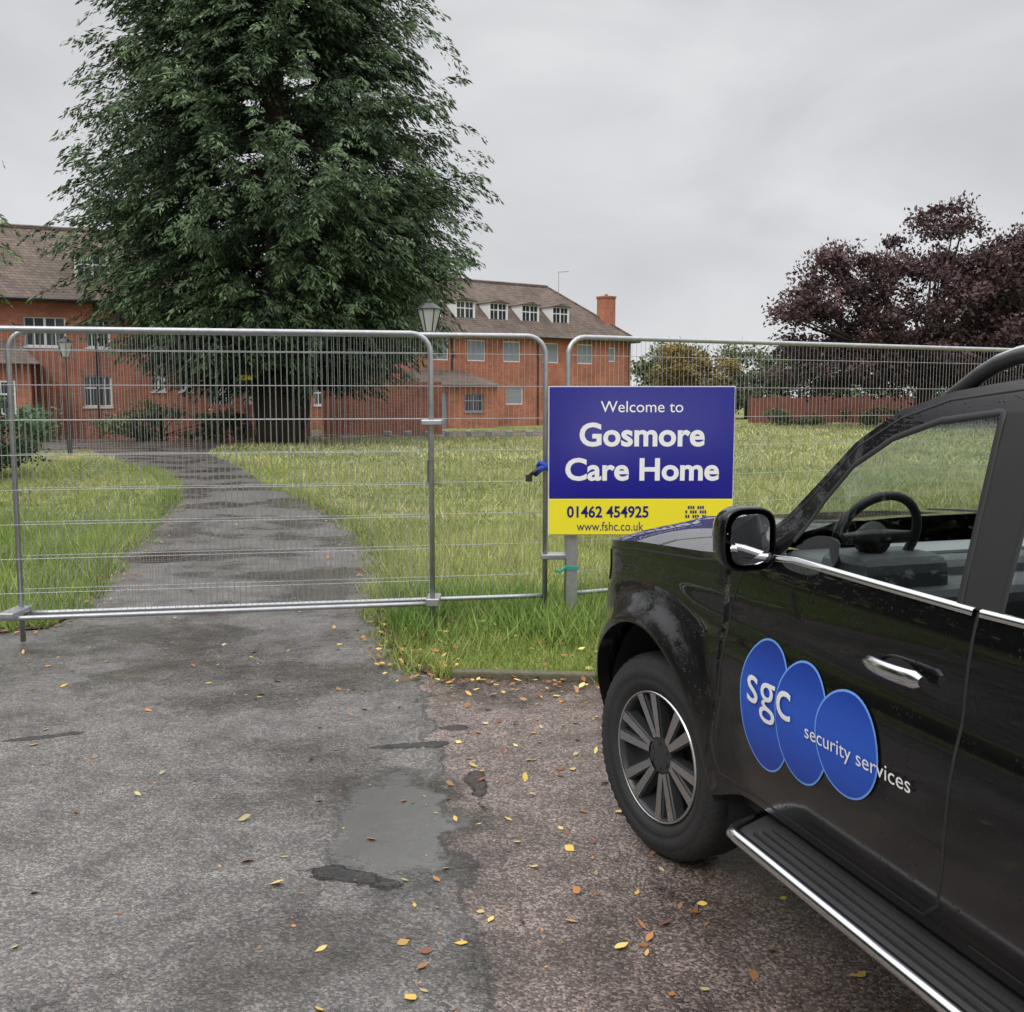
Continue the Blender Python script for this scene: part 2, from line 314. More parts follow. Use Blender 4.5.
# ------------------------------------------------------------ grass
def nzf(P): return np.sin(P[:,0]*1.7+np.cos(P[:,1]*1.1)*2)*.35+np.sin(P[:,1]*.9+P[:,0]*.6)*.3+np.sin(P[:,0]*.33+np.sin(P[:,1]*.21)*3)*.35
def mkblades(P,h,w,c0,c1,lean):
    n=len(P); ang=rng.uniform(0,2*math.pi,n); hh=h*rng.uniform(.45,1.25,n); ww=w*rng.uniform(.6,1.3,n)
    nz=nzf(P); hh*=1+.45*nz
    dx=np.cos(ang)*ww/2; dy=np.sin(ang)*ww/2
    la=rng.uniform(0,2*math.pi,n); ll=hh*lean*rng.uniform(.2,1.6,n)
    V=np.zeros((n,3,3)); V[:,0]=np.stack([P[:,0]-dx,P[:,1]-dy,np.zeros(n)],1); V[:,1]=np.stack([P[:,0]+dx,P[:,1]+dy,np.zeros(n)],1)
    V[:,2]=np.stack([P[:,0]+np.cos(la)*ll,P[:,1]+np.sin(la)*ll,hh],1)
    t=np.clip(rng.uniform(0,1,n)*.5+.5*(nz*.75+.5),0,1)[:,None]
    C=np.array(c0)*(1-t)+np.array(c1)*t; C*=rng.uniform(.65,1.25,(n,1))
    return V,C
def blades(n,xr,yr,h,w,c0,c1,lean=.35,clump=0,thin=0):
    P=np.stack([rng.uniform(*xr,n),rng.uniform(*yr,n)],1)
    if clump:
        k=rng.integers(0,n,max(1,n//clump)); cen=P[k]; P=cen[rng.integers(0,len(cen),n)]+rng.normal(0,.05+.004*yr[1],(n,2))
    P=P[~inpoly(P,drive)]
    if thin: P=P[rng.uniform(0,1,len(P))<1-thin*(np.sin(P[:,0]*3.1+1.3*np.sin(P[:,1]*2.3))*np.sin(P[:,1]*2.7+P[:,0])>.15)]
    return mkblades(P,h,w,c0,c1,lean)
def edgeblades(line,n,sd,h,w,c0,c1,lean=.7):
    P=np.array(dens_open(line,.08,0)); k=rng.integers(0,len(P),max(1,n//12)); cen=P[k]+rng.normal(0,sd,(len(k),2))
    Q=cen[rng.integers(0,len(cen),n)]+rng.normal(0,.035,(n,2)); return mkblades(Q,h,w,c0,c1,lean)
parts=[]
g1=((.10,.18,.035),(.32,.40,.09)); g2=((.17,.24,.06),(.54,.53,.22)); g3=((.22,.28,.09),(.60,.58,.28))
parts.append(blades(52000,(-1.4,5.5),(5.95,8.2),.05,.008,*g1,lean=.8,thin=.45))
parts.append(blades(12000,(-1.4,6),(6.6,9.),.11,.009,(.14,.24,.05),(.42,.46,.15),lean=.7,clump=40))
parts.append(blades(60000,(-2.6,9),(7.9,14),.09,.010,(.16,.25,.05),(.50,.52,.18),lean=.8,thin=.3))
parts.append(blades(8000,(-2.2,5),(7.4,13),.26,.009,(.2,.27,.07),(.56,.53,.26),clump=30,lean=.5))
parts.append(blades(7000,(-1.3,.9),(6.8,8.4),.22,.014,(.10,.22,.04),(.34,.44,.12),clump=50,lean=.6))
parts.append(blades(40000,(-9,-3.3),(7.1,14),.10,.010,(.10,.22,.035),(.34,.43,.09),lean=.7,thin=.3))
parts.append(blades(14000,(-9,-3.6),(7.2,14),.24,.012,(.12,.24,.045),(.42,.47,.15),clump=30,lean=.6))
parts.append(blades(60000,(-7,18),(13,26),.10,.020,*g2,lean=1.0,thin=.3))
parts.append(blades(7000,(-5,15),(13,26),.24,.018,(.2,.26,.08),(.58,.53,.28),clump=25,lean=.6))
parts.append(blades(22000,(-18,-5),(13,28),.12,.018,(.12,.23,.05),(.42,.46,.13),lean=.8))
parts.append(blades(50000,(-12,32),(26,45),.12,.045,*g3,lean=1.0,thin=.3))
parts.append(blades(6000,(-10,32),(24,60),.28,.04,(.2,.25,.09),(.52,.47,.24),clump=25))
parts.append(blades(36000,(2,60),(45,78),.15,.09,*g3,lean=1.0))
parts.append(blades(8000,(-60,-14),(20,33),.16,.05,(.13,.22,.06),(.38,.42,.14)))
parts.append(edgeblades(right_edge[1:10],5200,.09,.12,.010,(.12,.21,.04),(.42,.45,.14)))
parts.append(edgeblades(left_edge[2:]+[(-8,6.95)],7500,.10,.15,.011,(.11,.22,.04),(.38,.44,.12)))
parts.append(edgeblades([(.6,6.0),(-.45,6.06)],900,.03,.07,.008,(.12,.21,.04),(.38,.42,.12)))
V=np.concatenate([p[0] for p in parts]); C=np.concatenate([p[1] for p in parts])
fastmesh('grass',V,3,C,'grass')
# ------------------------------------------------------------ fallen leaves
def leaves(P,size,colset,zb=.012):
    n=len(P); ang=rng.uniform(0,6.28,n); s=size*rng.uniform(.5,1.25,n)
    shape=np.array([(-1,0),(-.6,.42),(-.1,.62),(.35,.5),(1.05,0),(.35,-.5),(-.1,-.62),(-.6,-.42)])*.5
    V=np.zeros((n,8,3)); ca,sa=np.cos(ang),np.sin(ang); tx=rng.normal(0,.25,n); ty=rng.normal(0,.25,n)
    asp=rng.uniform(.55,1.2,n); cur=rng.uniform(.1,.5,n)
    for j,(a,b) in enumerate(shape):
        b=b*asp
        V[:,j,0]=P[:,0]+s*(a*ca-b*sa); V[:,j,1]=P[:,1]+s*(a*sa+b*ca); V[:,j,2]=s*(abs(b)*cur+(a*a)*cur)+s*(a*tx+b*ty)
    V[:,:,2]-=V[:,:,2].min(1)[:,None]; V[:,:,2]+=zb
    cs=np.array(colset)[rng.integers(0,len(colset),n)]*rng.uniform(.7,1.15,(n,1))
    return V,cs
yel=[(.66,.46,.10),(.72,.55,.18),(.60,.36,.10),(.50,.42,.20),(.50,.22,.08),(.28,.15,.07)]
brn=[(.30,.12,.05),(.20,.09,.05),(.40,.18,.07),(.13,.07,.035),(.48,.28,.10)]
Pn=np.stack([rng.uniform(-3.5,1.6,190),rng.uniform(2.3,6.9,190)],1)
Pr=np.stack([rng.uniform(-.3,1.2,130),rng.uniform(2.3,5.8,130)],1)
Ps=np.stack([rng.uniform(-3.5,1.6,500),rng.uniform(2.3,6.9,500)],1)
def nearline(line,n,sd):
    P=np.array(dens_open(line,.1,0)); return P[rng.integers(0,len(P),n)]+rng.normal(0,sd,(n,2))
pl=[leaves(Pn,.045,yel,.006),leaves(Pr,.042,yel+brn[:2],.006),leaves(Ps,.014,brn+yel[2:],.006),leaves(nearline([(.9,5.75),(-.4,5.93),(-.7,6.5),(-.9,7.4)],300,.13),.045,brn+yel[:2],.02),
    leaves(nearline(right_edge[2:9],520,.16),.045,brn,.02),leaves(nearline(left_edge[5:]+[(-7,6.95)],1000,.18),.045,brn,.02),
    leaves(np.stack([rng.uniform(-4.5,-1,140),rng.uniform(7,20,140)],1),.045,brn+yel[:3]),
    leaves(np.stack([rng.uniform(-.9,2.5,220),rng.uniform(6.0,8,220)],1),.045,brn+yel[:3],.05)]
fastmesh('fallen_leaves',np.concatenate([p[0] for p in pl]),8,np.concatenate([p[1] for p in pl]),'litter')
# ------------------------------------------------------------ fence panels
def fence(name,a,b,posts=True):
    a=np.array(a,float); b=np.array(b,float); W=np.linalg.norm(b-a); rz=math.atan2(b[1]-a[1],b[0]-a[0])
    e=empty(name,(a[0],a[1],0),rz); zt=2.17; zb=.22; r=.019
    fr=MB(); R=.14
    top=[(R+(W-2*R)*k/16,0,zt) for k in range(1,16)]
    cr_=[(R-R*math.cos(t),0,zt-R+R*math.sin(t)) for t in np.linspace(.2,1.57,6)]
    pts=[(0,0,.02),(0,0,zt-R)]+cr_+top+[(W-p[0],0,p[2]) for p in ([(0,0,.02),(0,0,zt-R)]+cr_)[::-1]]
    fr.tube(pts,r,10); fr.tube([(W*k/16,0,zb) for k in range(17)],.017,8)
    fr.obj('frame','galv',e,True)
    w=MB()
    n=int(W/.04)
    for i in range(1,n):
        x=W*i/n; zz=zt if R<x<W-R else zt-R+math.sqrt(max(0,R*R-(R-min(x,W-x))**2))
        wob=.002*math.sin(i*1.7)
        w.tube([(x,wob,zb),(x+wob,0,zz)],.0016,4,False)
    for z in np.arange(zb+.17,zt-.02,.235):
        w.tube([(W*k/40,.004,z) for k in range(41)],.0021,4,False)
    w.obj('wire_mesh','wire',e)
    return e
fence('security_fence_panel',(-4.05,6.58),(-.58,7.20))
fence('security_fence_panel',(-3.42,6.86),(.25,7.50))
fence('security_fence_panel',(.42,7.56),(4.95,9.68))
fence('security_fence_panel',(5.02,9.71),(8.3,10.9))
cl=MB(); cl.box(-.65,-.5,7.15,7.42,1.52,1.56); cl.box(-3.47,-3.36,6.62,6.9,.23,.27); cl.box(-.63,-.53,7.17,7.4,.2,.26); cl.box(.22,.46,7.47,7.6,.5,.54)
bevel(cl.obj('fence_clamps','galv'),.008)
e=empty('chain_lock',(.20,7.44,1.21)); c=MB()
c.tube([(.05+.055*math.cos(t)+.0*t,-.02+.05*math.sin(t),.03*math.sin(2*t)) for t in np.linspace(0,6.28,14)],.017,8)
c.tube([(-.03,-.03,-.06),(.02,-.07,-.01),(.06,-.06,.0),(.10,-.05,.05)],.022,8); c.obj('strap','cloth',e,True)
c=MB(); c.tube([(.02,-.06,0),(-.04,-.07,-.04),(-.07,-.05,-.07)],.014,8); c.box(-.10,-.05,-.07,-.04,-.11,-.06); c.obj('padlock','black',e)
# ------------------------------------------------------------ sign
sg=empty('care_home_sign',(.272,7.30,.714)); W,H=1.345,1.081; yb=H*36/147
b=MB(); b.box(0,W,0,.03,yb+.002,H); bevel(b.obj('board_blue','blue',sg),.004)
b=MB(); b.box(0,W,0,.03,0,yb); bevel(b.obj('board_yellow','yellow',sg),.004)
b=MB(); b.box(-.006,W+.006,.012,.04,-.006,H+.006); b.obj('board_rim','white',sg)
b=MB()
for x in (.13,1.2):
    b.box(x,x+.085,.045,.12,-.72,H-.05)
bevel(b.obj('posts','galv',sg),.008)
def stext(body,px0,px1,py0,py1,mat,bold=0):
    V,F=text_pts(body,bold); x0=(px0-549)/184*W; x1=(px1-549)/184*W; z1=(534-py0)/147*H; z0=(534-py1)/147*H
    mo('text_'+body.split()[0].lower().replace('.','_'),[(x0+(x1-x0)*v[0],-.002,z0+(z1-z0)*v[1]) for v in V],F,mat,sg)
stext('Welcome to',600,682,401,412,'txtwhite'); stext('Gosmore',579,704,422,446,'txtwhite',.028); stext('Care Home',565,719,457,480,'txtwhite',.028)
stext('01462 454925',567,649,505,517,'txtblue',.022); stext('www.fshc.co.uk',577,644,521,530,'txtblue')
b=MB()
for i in range(9):
    for j in range(3):
        if (i*7+j*5)%4==0: continue
        px=686+i*2.4; py=505+j*4.5; x=(px-549)/184*W; z=(534-py-3)/147*H; b.box(x,x+.012,-.0025,-.001,z,z+.022)
b.obj('emblem','txtblue',sg)
b=MB(); b.box(.122,.223,.037,.128,-.27,-.245); b.tube([(.125,.03,-.25),(.08,.02,-.28),(.05,.02,-.27)],.012,6); b.obj('tape','green',sg)
# ------------------------------------------------------------ lamps
def lamp(name,x,y,h,s=1):
    e=empty(name,(x,y,0)); p=MB()
    p.tube([(0,0,0),(0,0,.5),(0,0,.52),(0,0,h-.62)],[.07,.07,.04,.032],12); p.tube([(0,0,h-.64),(0,0,h-.60)],[.03,.09],10)
    p.tube([(0,0,h-.14),(0,0,h-.04),(0,0,h-.02),(0,0,h+.03),(0,0,h+.05)],[.27*s,.12,.06,.05,.01],6)
    for k in range(6):
        t=k*math.pi/3; p.tube([(.12*math.cos(t),.12*math.sin(t),h-.58),(.235*math.cos(t),.235*math.sin(t),h-.14)],.011,4)
    p.obj('post_and_frame','black' ,e)
    g=MB(); g.tube([(0,0,h-.58),(0,0,h-.15)],[.11,.225],6); g.obj('lantern_glass','lampglass',e)
lamp('street_lamp',-13.7,31,3.6); lamp('street_lamp',-1.63,20,3.62)
e=empty('post_sign',(-9.6,36.5,0)); p=MB(); p.tube([(0,0,0),(0,0,2.6)],.05,8); p.obj('post','black',e); p=MB(); p.box(-.22,.22,-.06,-.04,2.42,2.6); p.obj('plate','yellow',e)
# ------------------------------------------------------------ buildings
def facade(mb,W,H,wins,y=0,depth=.14):
    xs=sorted({0,W}|{w[0] for w in wins}|{w[1] for w in wins}); zs=sorted({0,H}|{w[2] for w in wins}|{w[3] for w in wins})
    for i in range(len(xs)-1):
        for j in range(len(zs)-1):
            cx=(xs[i]+xs[i+1])/2; cz=(zs[j]+zs[j+1])/2
            if any(w[0]<cx<w[1] and w[2]<cz<w[3] for w in wins): continue
            mb.add([(xs[i],y,zs[j]),(xs[i+1],y,zs[j]),(xs[i+1],y,zs[j+1]),(xs[i],y,zs[j+1])],[(0,1,2,3)])
    for x0,x1,z0,z1,*_ in wins:
        d=y+depth
        mb.add([(x0,y,z0),(x1,y,z0),(x1,y,z1),(x0,y,z1),(x0,d,z0),(x1,d,z0),(x1,d,z1),(x0,d,z1)],[(0,4,5,1),(1,5,6,2),(2,6,7,3),(3,7,4,0)])
def windowparts(fr,gl,bd,w,y=0,depth=.14):
    x0,x1,z0,z1,kind=w; d=y+depth-.05; t=.07
    if kind=='board':
        bd.box(x0+t,x1-t,d,d+.03,z0+t,z1-t)
        fr.box(x0,x1,d-.01,d+.05,z0,z0+t); fr.box(x0,x1,d-.01,d+.05,z1-t,z1); fr.box(x0,x0+t,d-.008,d+.048,z0+t,z1-t); fr.box(x1-t,x1,d-.008,d+.048,z0+t,z1-t); return
    fr.box(x0,x1,d,d+.05,z0,z0+t); fr.box(x0,x1,d,d+.05,z1-t,z1); fr.box(x0,x0+t,d+.002,d+.048,z0+t,z1-t); fr.box(x1-t,x1,d+.002,d+.048,z0+t,z1-t)
    if kind=='win':
        m=(x0+x1)/2; fr.box(m-.05,m+.05,d+.003,d+.047,z0+t,z1-t); zz=z0+(z1-z0)*.6; fr.box(x0+t,x1-t,d+.006,d+.044,zz-.035,zz+.035)
        for q in (.25,.75):
            xq=x0+(x1-x0)*q; fr.box(xq-.02,xq+.02,d+.009,d+.04,z0+t,z1-t)
        gl.box(x0+t,x1-t,d+.02,d+.03,z0+t,z1-t)
        fr.box(x0-.05,x1+.05,y-.06,y-.002,z0-.08,z0-.002)
    else: fr.box(x0+t,x1-t,d+.01,d+.04,z0+t,z1-t)
def building(name,loc,rz,W,D,H,Hr,wins,dormers,hip=4.5,chim=[],dz=.85,flat=False):
    e=empty(name,loc,rz); w=MB(); facade(w,W,H,wins)
    w.add([(0,0,0),(0,D,0),(0,D,H),(0,0,H),(W,0,0),(W,D,0),(W,D,H),(W,0,H)],[(0,3,2,1),(4,5,6,7),(1,2,6,5)])
    w.obj('walls','brick',e)
    o=.45; r=MB(); zo=H-o*(Hr-H)/(D/2)*.6
    V=[(-o,-o,zo),(W+o,-o,zo),(W+o,D+o,zo),(-o,D+o,zo),(hip,D/2,Hr),(W-hip,D/2,Hr)]
    V+=[(x,y,z-.12) for x,y,z in V[:4]]
    r.add(V,[(0,1,5,4),(1,2,5),(2,3,4,5),(3,0,4),(0,6,7,1),(1,7,8,2),(2,8,9,3),(3,9,6,0),(6,9,8,7)])
    r.tube([(hip,D/2,Hr+.02),(W-hip,D/2,Hr+.02)],.12,6); r.tube([(W+o,-o,zo),(W-hip,D/2,Hr)],.09,6)
    r.obj('roof','roof',e)
    g=MB(); g.tube([(-o,-o-.06,zo-.04),(W+o,-o-.06,zo-.04)],.06,6); 
    for x in (.3,W*.42,W*.68,W-.3): g.tube([(x,-.07,0),(x,-.07,H-.3)],.045,6)
    g.obj('gutters','black',e)
    fr,gl,bd=MB(),MB(),MB()
    for q in wins: windowparts(fr,gl,bd,q)
    dw=MB(); dr=MB()
    for x in dormers:
        z0=H+dz; z1=z0+1.15; yf=(z0-H)/(Hr-H)*D/2-.05; yb=(z1-H)/(Hr-H)*D/2+.3
        dw.box(x-.75,x-.68,yf,yb,z0-.1,z1); dw.box(x+.68,x+.75,yf,yb,z0-.1,z1)
        windowparts(fr,gl,bd,(x-.68,x+.68,z0,z1,'win'),yf-.03,.12)
        hh=.22 if flat else .5
        dr.add([(x-.9,yf-.15,z1),(x+.9,yf-.15,z1),(x,yf-.15,z1+hh),(x-.9,yb+1,z1),(x+.9,yb+1,z1),(x,yb+1.0,z1+hh)],[(0,1,2),(0,2,5,3),(1,4,5,2),(0,3,4,1)])
    if dormers: dw.obj('dormer_cheeks','white',e); dr.obj('dormer_roofs','roof',e)
    fr.obj('window_frames','white',e); gl.obj('window_glass','winglass',e)
    if bd.V: bd.obj('window_shutters','board',e)
    for (cx,cy,s,zt) in chim:
        c=MB(); c.box(cx-s/2,cx+s/2,cy-s/2,cy+s/2,H-.5,zt); c.box(cx-s/2-.05,cx+s/2+.05,cy-s/2-.05,cy+s/2+.05,zt+.001,zt+.14)
        c.tube([(cx,cy,zt+.18),(cx,cy,zt+.3)],.12,8); c.obj('chimney','brick',e)
    return e
wr=[]
for x in (1.5,4.2,7.0): wr+= [(x,x+1.3,1.4,2.6,'win'),(x,x+1.3,4.2,5.5,'win')]
for x in (10,12.8,15.6,18.8,21.8): wr.append((x-.7,x+.7,4.2,5.55,'board'))
for x in (12.8,15.8,19.,22.): wr.append((x-.7,x+.7,1.4,2.6,'board'))
wr.append((23.9,24.6,4.4,5.4,'board'))
eR=building('brick_care_home_wing',(-12.8,57.9,0),math.atan2(.57,.82),26,9.5,6.1,9.9,wr,[7.4,10,12.6,15.2,17.8,20.4],4.0,[(25.0,1.6,.95,9.0)],.85,True)
p=MB(); p.tube([(22.5,4,7),(22.5,4,11.0)],.025,6); p.tube([(22.5,4,10.95),(23.4,4,11.05)],.03,6); p.obj('aerial','galv',eR)
x_=MB(); facade(x_,5.2,2.7,[(.6,1.6,0,2.2,'door'),(2.8,4.2,1.0,2.1,'win')],0); x_.add([(0,0,0),(0,3,0),(0,3,2.7),(0,0,2.7),(5.2,0,0),(5.2,3,0),(5.2,3,2.7),(5.2,0,2.7)],[(0,3,2,1),(4,5,6,7)])
px=empty('brick_porch',(-12.8+.82*7.2+.57*3.0,57.9+.57*7.2-.82*3.0,0),math.atan2(.57,.82)); x_.obj('walls','brick',px)
r=MB(); r.add([(-.3,-.3,2.6),(5.5,-.3,2.6),(4.4,3,3.6),(.8,3,3.6),(-.3,3,2.6),(5.5,3,2.6)],[(0,1,2,3),(0,3,4),(1,5,2),(0,4,5,1)]); r.obj('roof','roof',px)
fr,gl,bd=MB(),MB(),MB(); windowparts(fr,gl,bd,(.6,1.6,0,2.2,'door')); windowparts(fr,gl,bd,(2.8,4.2,1.0,2.1,'win')); fr.obj('frames','board',px); gl.obj('glass','winglass',px)
rl=MB()
for i in range(8): rl.tube([(-2.5+i*.35,-.8,0),(-2.5+i*.35,-.8,1.+.08*i)],.03,5)
rl.tube([(-2.5,-.8,1.0),(-.05,-.8,1.56)],.035,6)
for i in range(6): rl.box(-2.4+i*.36,-.1,-.6,.9,i*.16,i*.16+.155)
rl.obj('steps_and_railing','board',px)
wl=[(13.7,15.4,4.05,5.35,'win'),(16.2,17.2,4.05,5.3,'win'),(10,11.3,4.1,5.3,'win'),(6,7.3,4.1,5.3,'win'),(18.9,19.5,2.1,3.1,'win'),(20.1,20.7,2.1,3.1,'win'),(23.0,24.0,0,2.4,'door'),(16.0,17.2,1.4,2.8,'win'),(6,7.3,1.2,2.6,'win'),(21.4,22.5,1.3,2.6,'win')]
eL=building('brick_house',(-34,39,0),math.atan2(9.5,22.5),24.4,10,6.3,9.9,wl,[16.6,10.5],4.5,[])
pw=MB(); pw.box(10.6,14.0,-2.2,-.002,0,3.2); pw.obj('bay_walls','brick',eL)
pw=MB(); pw.add([(10.2,-2.6,3.2),(14.4,-2.6,3.2),(14.4,0,3.2),(10.2,0,3.2),(11.2,0,4.3),(13.4,0,4.3)],[(0,1,5,4),(1,2,5),(0,4,3),(0,3,2,1)]); pw.obj('bay_roof','roof',eL)
fr,gl,bd=MB(),MB(),MB(); windowparts(fr,gl,bd,(11.2,13.4,1.1,2.5,'win'),-2.34,.14); fr.obj('bay_frames','white',eL); gl.obj('bay_glass','winglass',eL)
b=MB(); b.box(-15.5,-9.5,47.3,47.55,0,1.5); b.box(-9.5,-3.5,50.2,50.4,0,2.6); b.obj('garden_wall','brick')
b=MB()
for i in range(16):
    x=-6+i*.95; b.box(x,x+.35,46.8+.04*i,47.05+.04*i,0,.26)
bevel(b.obj('edging_stones','intlight'),.04)
b=MB()
for i in range(7):
    x=2.5+i*1.6+.4*math.sin(i*5); b.tube([(x,58+i*1.2,0),(x,58+i*1.2,.75)],.06,6)
b.obj('marker_posts','white')
b=MB()
for i in range(34):
    x=17+i*1.02; y=72+i*.12; b.box(x,x+1.0,y,y+.04,.0,1.85+.06*(i%3)); b.box(x-.05,x+.05,y-.05,y-.003,0,2.0)
b.obj('wooden_fence','wood')
# ------------------------------------------------------------ foliage
def leafcards(P,size,asp,dirv,dspread,cols,name,parent,mat='leaf'):
    n=len(P); d=dirv+rng.normal(0,dspread,(n,3)); d/=np.linalg.norm(d,axis=1)[:,None]+1e-9
    r=rng.normal(0,1,(n,3)); s=np.cross(d,r); s/=np.linalg.norm(s,axis=1)[:,None]+1e-9
    sz=(size*rng.uniform(.55,1.3,n))[:,None]; V=np.zeros((n,4,3))
    V[:,0]=P-d*sz*.5; V[:,1]=P+s*sz*asp*.5; V[:,2]=P+d*sz*.6; V[:,3]=P-s*sz*asp*.5
    return fastmesh(name,V,4,cols,mat,parent)
def conifer(name,base,zs,Rs,nb,per,lv,size,top,c0,c1,trunk=.9,t0=.45,up=.13,fl=1.5,asp=.26,limbs=True,rv=.72,lobe=1.):
    """layered boughs, each carrying flat drooping fronds of narrow needles"""
    e=empty(name,base); P=[];Dv=[];C=[]
    tr=MB(); tr.tube([(0,0,-.1),(0,0,1.2),(.1,0,3),(0,.1,top*.6),(0,0,top*.97)],[trunk*1.25,trunk*.85,trunk*.7,trunk*.4,.05],14)
    if trunk>.6:
        tr.tube([(.5,0,.3),(.9,.1,2.2),(1.6,.2,5)],[.45,.4,.2],10); tr.tube([(-.5,0,.3),(-.9,.1,2.4),(-1.7,.1,5)],[.45,.35,.2],10)
    lob=rng.uniform(0,6.28,6)
    for i in range(nb):
        z=zs[0]+(zs[-1]-zs[0])*rng.uniform(0,1)**1.05; a=rng.uniform(0,2*math.pi)
        Rf=np.interp(z,zs,Rs)
        R=Rf*(1+lobe*.05*math.sin(3*a+lob[0]+z*.5)+lobe*.045*math.sin(5*a+lob[1]-z*.9))*rng.uniform(rv,1.02)
        br=rng.uniform(0,1)
        t=np.sort(rng.uniform(t0,1,per)); t[-1]=1.0
        dz0=rng.normal(0,.2)
        for k in range(per):
            tt=t[k]; z0=z+dz0+R*(-.24*tt+up*2.2*tt**3)
            fa=a+rng.normal(0,.75*(1-tt*.6)); F=fl*rng.uniform(.6,1.15)*(.75+.25*Rf/max(Rs))
            l=rng.uniform(0,1,lv)**.8; sgn=rng.choice([-1,1],lv); wd=.34*F*np.sin(np.pi*np.clip(l*.85+.12,0,1))*rng.uniform(0,1,lv)
            slope=rng.normal(.02,.16)
            ca,sa=math.cos(fa),math.sin(fa)
            x=R*tt*math.cos(a)-.6*F*ca+F*l*ca-sgn*wd*sa; y=R*tt*math.sin(a)-.6*F*sa+F*l*sa+sgn*wd*ca
            zz=z0+F*(slope*l-.50*l**2)-wd*.6+rng.normal(0,.035*F,lv)
            P.append(np.stack([x,y,zz],1))
            Dv.append(np.stack([ca-.75*sgn*sa,sa+.75*sgn*ca,slope-.85*l-.3],1))
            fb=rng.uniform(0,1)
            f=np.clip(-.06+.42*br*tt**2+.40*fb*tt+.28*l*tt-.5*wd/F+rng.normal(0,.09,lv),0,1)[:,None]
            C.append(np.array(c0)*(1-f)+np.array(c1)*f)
        if limbs and i%6==0: tr.tube([(0,0,z-.3),(R*.5*math.cos(a),R*.5*math.sin(a),z-.08*R+dz0),(R*.8*math.cos(a),R*.8*math.sin(a),z+dz0-.08*R)],[.12,.07,.02],5,False)
    tr.obj('trunk_and_limbs','bark',e,True)
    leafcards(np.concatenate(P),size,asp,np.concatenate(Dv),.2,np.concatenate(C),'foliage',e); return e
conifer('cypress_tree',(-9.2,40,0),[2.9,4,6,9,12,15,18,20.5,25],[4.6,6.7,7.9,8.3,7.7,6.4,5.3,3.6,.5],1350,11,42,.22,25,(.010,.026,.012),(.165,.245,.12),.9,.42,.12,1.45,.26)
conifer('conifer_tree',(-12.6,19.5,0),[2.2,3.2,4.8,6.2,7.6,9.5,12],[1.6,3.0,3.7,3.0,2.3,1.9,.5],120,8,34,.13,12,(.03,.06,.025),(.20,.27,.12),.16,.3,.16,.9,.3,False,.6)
def broad(name,base,ells,nc,lv,size,c0,c1,trunk=.4,th=3,sd=.55,limbs=True):
    e=empty(name,base); tr=MB()
    P=[];C=[];Dv=[]; ells=np.array(ells,float); vol=ells[:,3]*ells[:,4]*ells[:,5]; pr=vol/vol.sum()
    if limbs: tr.tube([(0,0,-.1),(0,0,1),(.1,0,th)],[trunk*1.3,trunk,trunk*.8],10)
    else:
        for q in ells: tr.tube([(q[0],q[1],-.1),(q[0],q[1],q[2])],[.22,.1],6)
    for i in range(nc):
        q=ells[rng.choice(len(ells),p=pr)]; v=rng.normal(0,1,3); v/=np.linalg.norm(v); rr=rng.uniform(.35,1.0)**.5
        c=q[:3]+v*q[3:]*rr*rng.uniform(.9,1.08); c[2]=max(c[2],.2)
        k=rng.uniform(.6,1.3)
        g=rng.normal(0,1,(lv,3))*sd*np.array([1,1,.6])*k
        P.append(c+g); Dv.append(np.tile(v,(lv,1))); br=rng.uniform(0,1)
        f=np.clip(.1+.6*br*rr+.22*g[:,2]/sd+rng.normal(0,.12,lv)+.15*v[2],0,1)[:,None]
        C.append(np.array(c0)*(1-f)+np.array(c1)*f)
        if limbs and i%5==0: tr.tube([(0,0,th*.8),tuple((c*.5+np.array([0,0,th*.5]))),tuple(c)],[trunk*.5,trunk*.25,.03],5,False)
    tr.obj('trunk_and_limbs','bark',e,True)
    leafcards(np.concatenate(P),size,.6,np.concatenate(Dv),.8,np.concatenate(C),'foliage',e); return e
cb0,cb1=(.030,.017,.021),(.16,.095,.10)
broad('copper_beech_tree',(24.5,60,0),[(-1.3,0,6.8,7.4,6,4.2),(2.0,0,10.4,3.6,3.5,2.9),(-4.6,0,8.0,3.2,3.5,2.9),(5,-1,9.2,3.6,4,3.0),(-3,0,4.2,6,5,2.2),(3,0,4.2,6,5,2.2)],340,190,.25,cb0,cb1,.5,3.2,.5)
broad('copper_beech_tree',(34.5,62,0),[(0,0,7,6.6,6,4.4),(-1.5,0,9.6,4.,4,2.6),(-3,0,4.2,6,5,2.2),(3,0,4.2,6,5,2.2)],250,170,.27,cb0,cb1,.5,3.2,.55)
dg0,dg1=(.05,.07,.035),(.20,.24,.12)
dt=[(12+5*i,92+(i%3),2.4+.5*math.sin(i*1.7),4,2.5,2.9+.6*math.sin(i*2.3)) for i in range(14)]
broad('distant_trees',(0,0,0),dt+[(15,90,4.2,2.6,2.5,2.5),(21,90,3.8,3.2,2.5,2.8),(26,91,3.6,3.2,2.5,2.8)],440,125,.36,dg0,dg1,.01,.1,.65,False)
broad('autumn_tree',(17.0,84,0),[(0,0,4.3,2.0,1.6,1.9),(-3.0,1,4.4,2.0,2,1.9)],50,150,.26,(.12,.10,.04),(.38,.27,.09),.15,2,.42)
broad('evergreen_shrub',(-11.6,22,0),[(0,0,1.0,1.5,1.2,1.0),(-1,0,1.2,1.3,1.2,1.0)],90,200,.10,(.03,.07,.03),(.16,.28,.14),.05,.4,.2)
broad('shrub',(-14.5,41.5,0),[(0,0,.7,2.6,.8,.75),(2.6,.5,.6,1.2,.8,.6)],50,130,.14,(.04,.07,.03),(.22,.27,.10),.05,.3,.25)
